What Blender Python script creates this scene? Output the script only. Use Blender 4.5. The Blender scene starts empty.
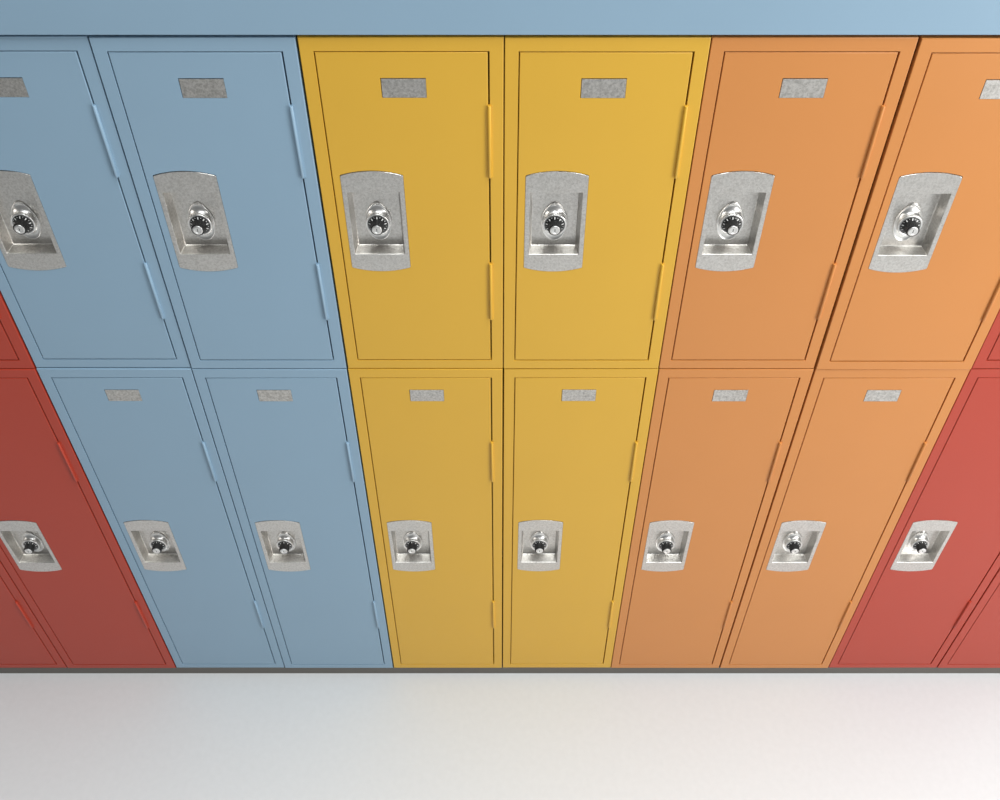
import bpy, bmesh, math, random
from mathutils import Vector
random.seed(4)
PI = math.pi
S = bpy.context.scene
COL = S.collection

# ------------------------------------------------------------------ materials
def new_mat(name):
    m = bpy.data.materials.new(name); m.use_nodes = True
    nt = m.node_tree
    return m, nt, nt.nodes['Principled BSDF']

def paint(name, rgb, rough=0.42):
    """powder-coated sheet steel: tiny orange-peel bump, faint mottling"""
    m, nt, b = new_mat(name)
    N, L = nt.nodes, nt.links
    tc = N.new('ShaderNodeTexCoord')
    n1 = N.new('ShaderNodeTexNoise'); n1.inputs['Scale'].default_value = 520; n1.inputs['Detail'].default_value = 2
    n2 = N.new('ShaderNodeTexNoise'); n2.inputs['Scale'].default_value = 5; n2.inputs['Detail'].default_value = 3
    L.new(tc.outputs['Object'], n1.inputs['Vector']); L.new(tc.outputs['Object'], n2.inputs['Vector'])
    bp = N.new('ShaderNodeBump'); bp.inputs['Strength'].default_value = 0.10; bp.inputs['Distance'].default_value = 0.0006
    L.new(n1.outputs['Fac'], bp.inputs['Height']); L.new(bp.outputs['Normal'], b.inputs['Normal'])
    mr = N.new('ShaderNodeMapRange'); mr.inputs['To Min'].default_value = 0.965; mr.inputs['To Max'].default_value = 1.035
    L.new(n2.outputs['Fac'], mr.inputs['Value'])
    hs = N.new('ShaderNodeHueSaturation'); hs.inputs['Color'].default_value = (*rgb, 1)
    L.new(mr.outputs['Result'], hs.inputs['Value']); L.new(hs.outputs['Color'], b.inputs['Base Color'])
    b.inputs['Roughness'].default_value = rough
    b.inputs['Specular IOR Level'].default_value = 0.5
    return m

def metal(name, lo, hi, rough, scale, bump=0.05):
    m, nt, b = new_mat(name)
    N, L = nt.nodes, nt.links
    tc = N.new('ShaderNodeTexCoord'); oi = N.new('ShaderNodeObjectInfo')
    sc = N.new('ShaderNodeVectorMath'); sc.operation = 'SCALE'; sc.inputs[0].default_value = (13.1, 7.7, 21.3)
    L.new(oi.outputs['Random'], sc.inputs['Scale'])
    ad = N.new('ShaderNodeVectorMath'); ad.operation = 'ADD'
    L.new(tc.outputs['Object'], ad.inputs[0]); L.new(sc.outputs[0], ad.inputs[1])
    n1 = N.new('ShaderNodeTexNoise'); n1.inputs['Scale'].default_value = scale; n1.inputs['Detail'].default_value = 7; n1.inputs['Roughness'].default_value = 0.65
    n1.inputs['Distortion'].default_value = 0.6
    L.new(ad.outputs[0], n1.inputs['Vector'])
    cr = N.new('ShaderNodeValToRGB')
    cr.color_ramp.elements[0].position = 0.32; cr.color_ramp.elements[0].color = (*lo, 1)
    cr.color_ramp.elements[1].position = 0.60; cr.color_ramp.elements[1].color = (*hi, 1)
    L.new(n1.outputs['Fac'], cr.inputs['Fac']); L.new(cr.outputs['Color'], b.inputs['Base Color'])
    mr = N.new('ShaderNodeMapRange'); mr.inputs['To Min'].default_value = rough + 0.08; mr.inputs['To Max'].default_value = rough - 0.06
    L.new(n1.outputs['Fac'], mr.inputs['Value']); L.new(mr.outputs['Result'], b.inputs['Roughness'])
    bp = N.new('ShaderNodeBump'); bp.inputs['Strength'].default_value = bump; bp.inputs['Distance'].default_value = 0.001
    L.new(n1.outputs['Fac'], bp.inputs['Height']); L.new(bp.outputs['Normal'], b.inputs['Normal'])
    b.inputs['Metallic'].default_value = 1.0
    return m

def plain(name, rgb, rough=0.5, metallic=0.0):
    m, nt, b = new_mat(name)
    N, L = nt.nodes, nt.links
    tc = N.new('ShaderNodeTexCoord')
    n = N.new('ShaderNodeTexNoise'); n.inputs['Scale'].default_value = 60; n.inputs['Detail'].default_value = 3
    L.new(tc.outputs['Object'], n.inputs['Vector'])
    mr = N.new('ShaderNodeMapRange'); mr.inputs['To Min'].default_value = 0.96; mr.inputs['To Max'].default_value = 1.04
    L.new(n.outputs['Fac'], mr.inputs['Value'])
    hs = N.new('ShaderNodeHueSaturation'); hs.inputs['Color'].default_value = (*rgb, 1)
    L.new(mr.outputs['Result'], hs.inputs['Value']); L.new(hs.outputs['Color'], b.inputs['Base Color'])
    b.inputs['Roughness'].default_value = rough; b.inputs['Metallic'].default_value = metallic
    return m

M = {
    'blue':   paint('blue_paint',   (0.258, 0.388, 0.505)),
    'yellow': paint('yellow_paint', (0.685, 0.395, 0.038)),
    'orange': paint('orange_paint', (0.600, 0.236, 0.060)),
    'red':    paint('red_paint',    (0.435, 0.045, 0.021)),
    'plate':  metal('brushed_zinc', (0.50, 0.48, 0.45), (0.70, 0.68, 0.65), 0.33, 260),
    'tag':    metal('mottled_zinc', (0.38, 0.365, 0.34), (0.66, 0.64, 0.61), 0.42, 210, 0.10),
    'chrome': metal('chrome',       (0.72, 0.71, 0.69), (0.88, 0.87, 0.85), 0.34, 60, 0.02),
    'black':  plain('black_enamel', (0.012, 0.012, 0.012), 0.32),
    'white':  plain('white_marking', (0.80, 0.80, 0.78), 0.5),
    'slot':   plain('dark_keyway', (0.03, 0.03, 0.03), 0.5),
    'plinth': plain('grey_plinth', (0.125, 0.115, 0.10), 0.6),
    'floor':  plain('white_floor', (0.545, 0.55, 0.553), 0.75),
    'wall':   plain('white_wall', (0.78, 0.78, 0.77), 0.7),
}

# ------------------------------------------------------------------ mesh helpers
def mesh_of(name, bm, mats, smooth=30):
    bmesh.ops.recalc_face_normals(bm, faces=bm.faces)
    me = bpy.data.meshes.new(name); bm.to_mesh(me); bm.free()
    for m in mats: me.materials.append(m)
    if smooth:
        for p in me.polygons: p.use_smooth = True
        me.set_sharp_from_angle(angle=math.radians(smooth))
    return me

def link(name, me, parent=None, loc=(0, 0, 0)):
    o = bpy.data.objects.new(name, me); COL.objects.link(o)
    o.location = loc
    if parent: o.parent = parent
    if me.name.split('.')[0] in ('body', 'door', 'name_plate', 'recessed_handle', 'cover_panel', 'plinth'):
        w = o.modifiers.new('weighted_normal', 'WEIGHTED_NORMAL'); w.keep_sharp = True; w.weight = 90
    return o

def rect(x0, x1, z0, z1):
    return [(x0, z0), (x1, z0), (x1, z1), (x0, z1)]

def rrect(x0, x1, z0, z1, r, n=5):
    pts = []
    for cx, cz, a in ((x0 + r, z0 + r, 180), (x1 - r, z0 + r, 270), (x1 - r, z1 - r, 0), (x0 + r, z1 - r, 90)):
        for k in range(n + 1):
            t = math.radians(a + 90 * k / n)
            pts.append((cx + r * math.cos(t), cz + r * math.sin(t)))
    return pts

def loft(bm, loops, cap0=False, cap1=False, mat=0, close=False):
    """loops: list of (points_xz, y)"""
    vs = [[bm.verts.new((p[0], y, p[1])) for p in pts] for pts, y in loops]
    pairs = list(zip(vs[:-1], vs[1:]))
    if close: pairs.append((vs[-1], vs[0]))
    for a, b in pairs:
        n = len(a)
        for i in range(n):
            f = bm.faces.new((a[i], a[(i + 1) % n], b[(i + 1) % n], b[i])); f.material_index = mat
    if cap0: bm.faces.new(vs[0]).material_index = mat
    if cap1: bm.faces.new(vs[-1]).material_index = mat
    return vs

# ------------------------------------------------------------------ sizes (metres)
W = 0.305
DEPTH = 0.38
Z0 = 0.031                       # top of the plinth
TIER = {
    # height, door top margin, door bottom margin, tag (drop, drop), plate corner drops, hinge drops
    'upper': dict(H=0.6662, top=0.0228, bot=0.0216, tag=(0.0657, 0.0966), plate=(0.2335, 0.4200), hinge=((0.109, 0.236), (0.4116, 0.5385))),
    'lower': dict(H=1.1508, top=0.0235, bot=0.0190, tag=(0.0580, 0.0893), plate=(0.4880, 0.6740), hinge=((0.2115, 0.337), (0.815, 0.937))),
}
XL, XR = -W / 2, W / 2
DX0, DX1 = XL + 0.0219, XR - 0.0223         # door opening
PX0, PX1 = XL + 0.0363, XL + 0.1397           # lock plate

def body_mesh(t, c):
    H = t['H']; g = 0.0011
    x0, x1, z0, z1 = XL + g, XR - g, 0.0006, H - 0.0011
    ox0, ox1, oz0, oz1 = DX0, DX1, t['bot'], H - t['top']
    def r(e): return rect(x0 + e, x1 - e, z0 + e, z1 - e)
    def o(e): return rect(ox0 + e, ox1 - e, oz0 + e, oz1 - e)
    bm = bmesh.new()
    loft(bm, [(r(0), DEPTH), (r(0), 0.0016), (r(0.0003), 0.0007), (r(0.0009), 0.0002), (r(0.0017), 0.0),
              (o(-0.0008), 0.0), (o(-0.0003), 0.0002), (o(0), 0.0009), (o(0), 0.030),
              (o(0.008), 0.030), (o(0.008), DEPTH - 0.003)], cap0=True, cap1=True)
    return mesh_of('body', bm, [M[c]], 30)

def tag_rect(t):
    H = t['H']
    return XL + 0.1182, XL + 0.1860, H - t['tag'][1], H - t['tag'][0]

def fill_between(bm, rings):
    edges = []
    for ring in rings:
        n = len(ring)
        for i in range(n): edges.append(bm.edges.get((ring[i], ring[(i + 1) % n])))
    bmesh.ops.triangle_fill(bm, use_beauty=True, edges=edges)

def door_mesh(t, c):
    """sheet-steel door leaf with cut-outs for the handle plate and the name plate"""
    H = t['H']
    x0, x1, z0, z1 = DX0 + 0.0015, DX1 - 0.0025, t['bot'] + 0.0020, H - t['top'] - 0.0012
    def r(e): return rect(x0 + e, x1 - e, z0 + e, z1 - e)
    px, pz = (PX0 + PX1) / 2, H - (t['plate'][0] + t['plate'][1]) / 2
    hp = [(px + x, pz + z + (0.0009 if z > 0 else 0.0)) for x, z in handle_outline(-0.0003)]
    a0, a1, b0, b1 = tag_rect(t)
    ht = rect(a0 - 0.0009, a1 + 0.0002, b0 - 0.0002, b1 + 0.0013)
    bm = bmesh.new()
    A = loft(bm, [(r(0), 0.018), (r(0), 0.0014), (r(0.0003), 0.0007), (r(0.0008), 0.0002), (r(0.0015), 0.0)])
    B = loft(bm, [(hp, 0.0), (hp, 0.018)])
    C_ = loft(bm, [(ht, 0.0), (ht, 0.018)])
    fill_between(bm, (A[-1], B[0], C_[0])); fill_between(bm, (A[0], B[-1], C_[-1]))
    return mesh_of('door', bm, [M[c]], 30)

def tag_mesh(t):
    """small blank metal plate set into the door"""
    x0, x1, z0, z1 = tag_rect(t)
    bm = bmesh.new()
    loft(bm, [(rrect(x0, x1, z0, z1, 0.0005, 3), 0.0060), (rrect(x0, x1, z0, z1, 0.0005, 3), 0.0004),
              (rrect(x0 + .0002, x1 - .0002, z0 + .0002, z1 - .0002, 0.0004, 3), 0.0001)], cap0=True, cap1=True)
    return mesh_of('name_plate', bm, [M['tag']], 40)

def hinge_mesh(t, k):
    H = t['H']
    zt, zb = H - t['hinge'][k][0], H - t['hinge'][k][1]
    bm = bmesh.new()
    r = 0.0028; cx = DX1 - 0.0008; cy = -0.0025
    prof = [(cx - r, 0.006)]
    for i in range(13):
        a = PI - PI * i / 12
        prof.append((cx + r * math.cos(a), cy - r * math.sin(a)))
    prof += [(cx + r, -0.0006), (cx + r + 0.003, -0.0005), (cx + r + 0.003, 0.0002), (cx + r, 0.0002), (cx + r, 0.006)]
    def ring(z, s=1.0):
        return [bm.verts.new((cx + (x - cx) * s, cy + (y - cy) * s, z)) for x, y in prof]
    rs = [ring(zb, 0.8), ring(zb + 0.0012), ring(zt - 0.0012), ring(zt, 0.8)]
    for a, b in zip(rs[:-1], rs[1:]):
        n = len(a)
        for i in range(n): bm.faces.new((a[i], a[(i + 1) % n], b[(i + 1) % n], b[i]))
    bm.faces.new(rs[0]); bm.faces.new(rs[-1])
    return bm

# --- recessed handle plate with dial lock: local origin at the plate's centre on the door face
PW, PH = (PX1 - PX0), 0.1862                 # between the corners
SAG = 0.0083
CUP = 0.0245                                  # pocket depth

def plate_outline(e=0.0):
    w, h, sag = PW / 2 - e, PH / 2 - e, SAG
    pts = []
    R = (w * w + sag * sag) / (2 * sag)
    n = 20; amax = math.asin(w / R)
    for i in range(n + 1):                   # bottom arc, left to right
        a = -amax + 2 * amax * i / n
        pts.append((R * math.sin(a), -h - sag + R * (1 - math.cos(a))))
    for i in range(n + 1):                   # top arc, right to left
        a = amax - 2 * amax * i / n
        pts.append((R * math.sin(a), h + sag - R * (1 - math.cos(a))))
    return pts

def round_corners(pts, r=0.0025, idx=()):
    out = []
    n = len(pts)
    for i, p in enumerate(pts):
        if i in idx:
            p = Vector(p); a = Vector(pts[i - 1]) - p; b = Vector(pts[(i + 1) % n]) - p
            pa, pb = p + a.normalized() * r, p + b.normalized() * r
            for k in range(5):
                t = k / 4
                q = pa * (1 - t) ** 2 + p * 2 * t * (1 - t) + pb * t * t
                out.append((q.x, q.y))
        else: out.append(p)
    return out

def handle_outline(e): return round_corners(plate_outline(e), 0.0022, (0, 20, 21, 41))

def handle_mesh():
    bm = bmesh.new()
    cz = 0.0
    outl = handle_outline
    vs = loft(bm, [(outl(0), 0.0060), (outl(0), -0.0002), (outl(0.0002), -0.0005), (outl(0.0005), -0.0006)])
    x0, x1, z0, z1 = -PW / 2 + 0.0072, PW / 2 - 0.0072, -PH / 2 + 0.0282, PH / 2 - 0.0308
    yf = -0.0006
    def pk(s, b, t, r, y): return (rrect(x0 + s, x1 - s, z0 + b, z1 - t, r, 4), y)
    cup = loft(bm, [pk(0, 0, 0, .0016, yf), pk(.0004, .0004, .0004, .0014, yf + .0001), pk(.0010, .0010, .0008, .0012, yf + .0008),
                    pk(.0018, .0016, .0012, .0011, yf + .0050), pk(.0044, .0036, .0020, .0010, yf + CUP - .0030),
                    pk(.0048, .0040, .0022, .0010, yf + CUP - .0012), pk(.0055, .0047, .0028, .0009, yf + CUP - .0003),
                    pk(.0066, .0058, .0038, .0008, yf + CUP)], cap1=True)
    fill_between(bm, (vs[-1], cup[0]))
    return mesh_of('recessed_handle', bm, [M['plate']], 35)

LZ = -0.0095                                 # dial centre below the plate's centre
FY = -0.0006 + CUP                           # pocket floor

def egg(w, top, bot, n=48, tip=0.0):
    """egg outline around the dial centre, narrower at the top"""
    pts = []
    for i in range(n):
        a = 2 * PI * i / n
        s, c = math.sin(a), math.cos(a)
        h = top if s > 0 else bot
        k = 1.0 - (tip * max(0.0, s) ** 1.5)
        pts.append((w / 2 * c * k, LZ + h * s))
    return pts

def circ(r, n=48, dz=0.0): return [(r * math.cos(2 * PI * i / n), LZ + dz + r * math.sin(2 * PI * i / n)) for i in range(n)]

def escutcheon_mesh():
    bm = bmesh.new()
    T, B, y = .0372, .0404, FY
    loft(bm, [(egg(.0468, T, B, tip=.26), y + .0002), (egg(.0468, T, B, tip=.26), y - .0014), (egg(.0462, T - .0003, B - .0003, tip=.30), y - .0024),
              (egg(.0448, T - .0010, B - .0010, tip=.30), y - .0028), (egg(.0430, T - .0022, B - .0022, tip=.30), y - .0026),
              (egg(.0402, T - .0030, B - .0030, tip=.28), y - .0018), (egg(.0400, .0300, .0260, tip=.16), y - .0020),
              (egg(.0392, .0225, .0215, tip=.05), y - .0050), (egg(.0385, .0205, .0200, tip=.0), y - .0080)], cap0=True, cap1=True)
    return mesh_of('lock_housing', bm, [M['chrome']], 50)

def collar_mesh():
    bm = bmesh.new()
    y = FY - 0.0144
    loft(bm, [(circ(.0190), FY - .0062), (circ(.0192), FY - .0085), (circ(.0204), FY - .0100), (circ(.0210), FY - .0110), (circ(.0210), y + .0008), (circ(.0205), y), (circ(.0192), y - .0004),
              (circ(.0174), y + .0002), (circ(.0167), y + .0012), (circ(.0166), y + .0026)], cap0=True, cap1=True)
    return mesh_of('dial_ring', bm, [M['chrome']], 45)

def dial_mesh():
    bm = bmesh.new()
    y = FY - 0.0144
    ys = {.0172: y + .0015, .0168: y - .0004, .0100: y - .0022}
    loft(bm, [(circ(.0165), y + .0025), (circ(.0165), y + .0008), (circ(.0161), y + .0002), (circ(.0120), y - .0014)], cap0=True, cap1=True)
    def yr(r): return y + .0002 - (0.0161 - r) / (0.0161 - .0120) * .0016 - .00015
    for k in range(18):                      # white graduation strokes
        a = 2 * PI * k / 18 + PI / 2
        big = k % 2 == 0
        r0, r1, hw = (.0122 if big else .0142), .0159, (.00080 if big else .00035)
        d = Vector((math.cos(a), math.sin(a))); t = Vector((-d.y, d.x))
        q = []
        for rr, s in ((r0, -1), (r1, -1), (r1, 1), (r0, 1)):
            p = d * rr + t * hw * s
            q.append(bm.verts.new((p.x, yr(rr), LZ + p.y)))
        f = bm.faces.new(q); f.material_index = 1
    # recalc would be unreliable for the loose strokes, two-sided shading makes that harmless
    return mesh_of('dial', bm, [M['black'], M['white']], 40)

def knob_mesh():
    bm = bmesh.new()
    y = FY - 0.0156
    n = 72
    def fl(r, d): return [((r + d * math.cos(24 * 2 * PI * i / n)) * math.cos(2 * PI * i / n), LZ + (r + d * math.cos(24 * 2 * PI * i / n)) * math.sin(2 * PI * i / n)) for i in range(n)]
    loft(bm, [(fl(.0122, 0), y), (fl(.0120, .0001), y - .0012), (fl(.0114, .00035), y - .0030), (fl(.0110, .00035), y - .0132),
              (fl(.0108, .0002), y - .0142), (fl(.0103, 0), y - .0146), (circ(.0094, 72), y - .0146), (circ(.0092, 72), y - .0138)], cap0=True, cap1=True)
    return mesh_of('knob', bm, [M['black']], 40)

def cap_mesh():
    bm = bmesh.new()
    y = FY - 0.0156 - 0.0138
    loft(bm, [(circ(.0088), y + .0003), (circ(.0088), y - .0010), (circ(.0085), y - .0015), (circ(.0080), y - .0017),
              (circ(.0056), y - .0018), (circ(.0053), y - .0014), (circ(.0048), y - .0014)], cap0=True, cap1=True)
    sl = [bm.verts.new((a * .0006, y - .00155, LZ + b * .0030)) for a, b in ((-1, -1), (1, -1), (1, 1), (-1, 1))]
    f = bm.faces.new(sl); f.material_index = 1
    return mesh_of('knob_cap', bm, [M['chrome'], M['slot']], 40)

HANDLE = dict(recessed_handle=handle_mesh(), lock_housing=escutcheon_mesh(), dial_ring=collar_mesh(),
              dial=dial_mesh(), knob=knob_mesh(), knob_cap=cap_mesh())
CACHE = {}
def cached(key, fn):
    if key not in CACHE: CACHE[key] = fn()
    return CACHE[key]

def locker(tier, colour, loc, label, group, rz=0.0):
    t = TIER[tier]
    root = bpy.data.objects.new('locker', None); COL.objects.link(root)
    root.empty_display_size = 0.05
    root.location = loc; root.rotation_euler = (0, 0, rz)
    root['label'] = label; root['category'] = 'locker'; root['group'] = group
    link('body', cached(('body', tier, colour), lambda: body_mesh(t, colour)), root)
    d = link('door', cached(('door', tier, colour), lambda: door_mesh(t, colour)), root)
    nt = link('name_plate', cached(('tag', tier), lambda: tag_mesh(t)), d)
    nt['label'] = 'blank grey metal name plate'
    for k in (0, 1):
        link('hinge', cached(('hinge', tier, colour, k), lambda: mesh_of('hinge', hinge_mesh(t, k), [M[colour]], 40)), root)
    zc = t['H'] - (t['plate'][0] + t['plate'][1]) / 2
    h = link('recessed_handle', HANDLE['recessed_handle'], root, ((PX0 + PX1) / 2, 0, zc))
    h['label'] = 'recessed steel handle plate with dial lock'
    for nm, lb in (('lock_housing', 'egg-shaped steel lock housing'), ('dial_ring', 'chrome ring'), ('dial', 'black dial with white strokes'),
                   ('knob', 'black fluted knob'), ('knob_cap', 'silver cap with keyhole')):
        c = link(nm, HANDLE[nm], h); c['label'] = lb
    return root

# ------------------------------------------------------------------ the bank of lockers
cols = [(-5, 'red'), (-4, 'red'), (-3, 'blue'), (-2, 'blue'), (-1, 'yellow'), (0, 'yellow'), (1, 'orange'), (2, 'orange'), (3, 'red'), (4, 'red')]
ZM = Z0 + TIER['lower']['H']
# small real misalignments of the bolted-together units: dx, dy(+ = set back), dz
JIT = {('upper', -3): (-.0006, .0028, .0004), ('upper', -2): (-.0004, .0004, .0002), ('upper', -1): (.0008, .0008, .0004), ('upper', 0): (.0002, .0002, .0002),
       ('upper', 1): (-.0004, .0002, .0004), ('upper', 2): (.0012, -.0028, .0000), ('upper', 3): (.0016, .0002, .0000), ('upper', -4): (-.0014, .0006, .0000),
       ('upper', -5): (-.0020, 0, 0), ('upper', 4): (.002, 0, 0),
       ('lower', -5): (-.0016, 0, 0), ('lower', -4): (-.0010, -.0006, 0), ('lower', -3): (-.0002, .0004, 0), ('lower', -2): (-.0004, -.0004, 0),
       ('lower', -1): (.0004, 0, 0), ('lower', 0): (.0010, .0006, 0), ('lower', 1): (.0002, -.0004, 0), ('lower', 2): (.0016, -.0006, 0),
       ('lower', 3): (.0014, .0004, 0), ('lower', 4): (.0018, -.0004, 0)}
LABEL = {
    ('lower', -5): 'tall dark red locker in the lower row, cut off at the photo\'s bottom left corner',
    ('lower', -4): 'tall dark red locker in the lower row, left neighbour of the blue lockers',
    ('lower', -3): 'tall light blue locker in the lower row, beside the dark red one',
    ('lower', -2): 'tall light blue locker in the lower row, beside the yellow one',
    ('lower', -1): 'tall yellow locker in the lower row, beside the blue one',
    ('lower', 0): 'tall yellow locker in the lower row, beside the orange one',
    ('lower', 1): 'tall orange locker in the lower row, beside the yellow one',
    ('lower', 2): 'tall orange locker in the lower row, beside the red one',
    ('lower', 3): 'tall pinkish red locker in the lower row, right neighbour of the orange lockers',
    ('lower', 4): 'tall pinkish red locker in the lower row, cut off at the photo\'s bottom right corner',
    ('upper', -5): 'short red locker in the upper row, outermost at the left end of the bank',
    ('upper', -4): 'short red locker in the upper row, its corner showing beside the blue one',
    ('upper', -3): 'short light blue locker in the upper row beside the dark red one',
    ('upper', -2): 'short light blue locker in the upper row, beside the yellow one',
    ('upper', -1): 'short yellow locker in the upper row, beside the blue one',
    ('upper', 0): 'short yellow locker in the upper row, beside the orange one',
    ('upper', 1): 'short orange locker in the upper row, beside the yellow one',
    ('upper', 2): 'short orange locker in the upper row, beside the red one',
    ('upper', 3): 'short pinkish red locker in the upper row, its corner showing beside the orange one',
    ('upper', 4): 'short red locker in the upper row, outermost at the right end of the bank',
}
for tier in ('lower', 'upper'):
    for i, c in cols:
        dx, dy, dz = JIT[(tier, i)]
        zb = Z0 if tier == 'lower' else ZM
        locker(tier, c, ((i + .5) * W + dx, dy, zb + dz), LABEL[(tier, i)],
               ('tall lockers in the lower row' if tier == 'lower' else 'short lockers in the upper row'))

ZT = ZM + TIER['upper']['H']
def slab(name, x0, x1, y0, y1, z0, z1, m, bev=0.0012):
    bm = bmesh.new()
    bmesh.ops.create_cube(bm, size=1)
    for v in bm.verts:
        v.co = Vector(((x0 + x1) / 2 + v.co.x * (x1 - x0), (y0 + y1) / 2 + v.co.y * (y1 - y0), (z0 + z1) / 2 + v.co.z * (z1 - z0)))
    if bev: bmesh.ops.bevel(bm, geom=bm.edges[:], offset=bev, segments=3, profile=0.5, affect='EDGES')
    return mesh_of(name, bm, [m], 40)

XE = 5 * W + 0.004
o = link('cover_panel', slab('cover_panel', -XE, XE, -0.0035, DEPTH + 0.003, ZT + 0.0042, ZT + 0.0042 + 0.10, M['blue']))
o['label'] = 'long light blue metal top cover running above all the lockers'; o['category'] = 'top panel'
o = link('plinth', slab('plinth', -XE, XE, 0.0006, DEPTH, 0.0, Z0, M['plinth'], 0.0008))
o['label'] = 'low dark grey plinth on the white floor under all the lockers'; o['category'] = 'plinth'

def struct(name, me):
    o = link(name, me); o['kind'] = 'structure'; return o
struct('floor', slab('floor', -6, 6, -6, DEPTH + 0.16, -0.10, 0.0, M['floor'], 0))
struct('wall_back', slab('wall_back', -6, 6, DEPTH + 0.01, DEPTH + 0.16, 0.0, 3.2, M['wall'], 0))

# ------------------------------------------------------------------ light
def area(name, loc, target, sx, sy, power, col):
    l = bpy.data.lights.new(name, 'AREA'); l.shape = 'RECTANGLE'; l.size = sx; l.size_y = sy
    l.energy = power; l.color = col
    o = bpy.data.objects.new(name, l); COL.objects.link(o)
    o.location = loc
    o.rotation_euler = (Vector(target) - Vector(loc)).to_track_quat('-Z', 'Y').to_euler()
    return o
area('key_light', (2.4, -1.7, 1.9), (0.0, 0, 1.0), 1.2, 1.6, 58, (1.0, 0.99, 0.97))
area('ceiling_light', (1.2, -1.0, 6.0), (1.2, -1.0, 0.0), 4.0, 4.0, 425, (0.965, 1.0, 1.005))

w = bpy.data.worlds.new('world'); S.world = w; w.use_nodes = True
bg = w.node_tree.nodes['Background']
bg.inputs['Color'].default_value = (0.97, 0.985, 1.0, 1); bg.inputs['Strength'].default_value = 0.16

# ------------------------------------------------------------------ camera
cd = bpy.data.cameras.new('camera'); cam = bpy.data.objects.new('camera', cd); COL.objects.link(cam)
cd.sensor_fit = 'HORIZONTAL'; cd.sensor_width = 36; cd.lens = 36 * 0.955
cam.location = (-0.0057, -1.365, 2.461)
cam.rotation_euler = (math.radians(45), 0, 0)
S.camera = cam
vs = S.view_settings
S.display_settings.display_device = 'sRGB'
vs.view_transform = 'Standard'; vs.look = 'None'; vs.gamma = 1; vs.use_curve_mapping = False
vs.exposure = 0.0
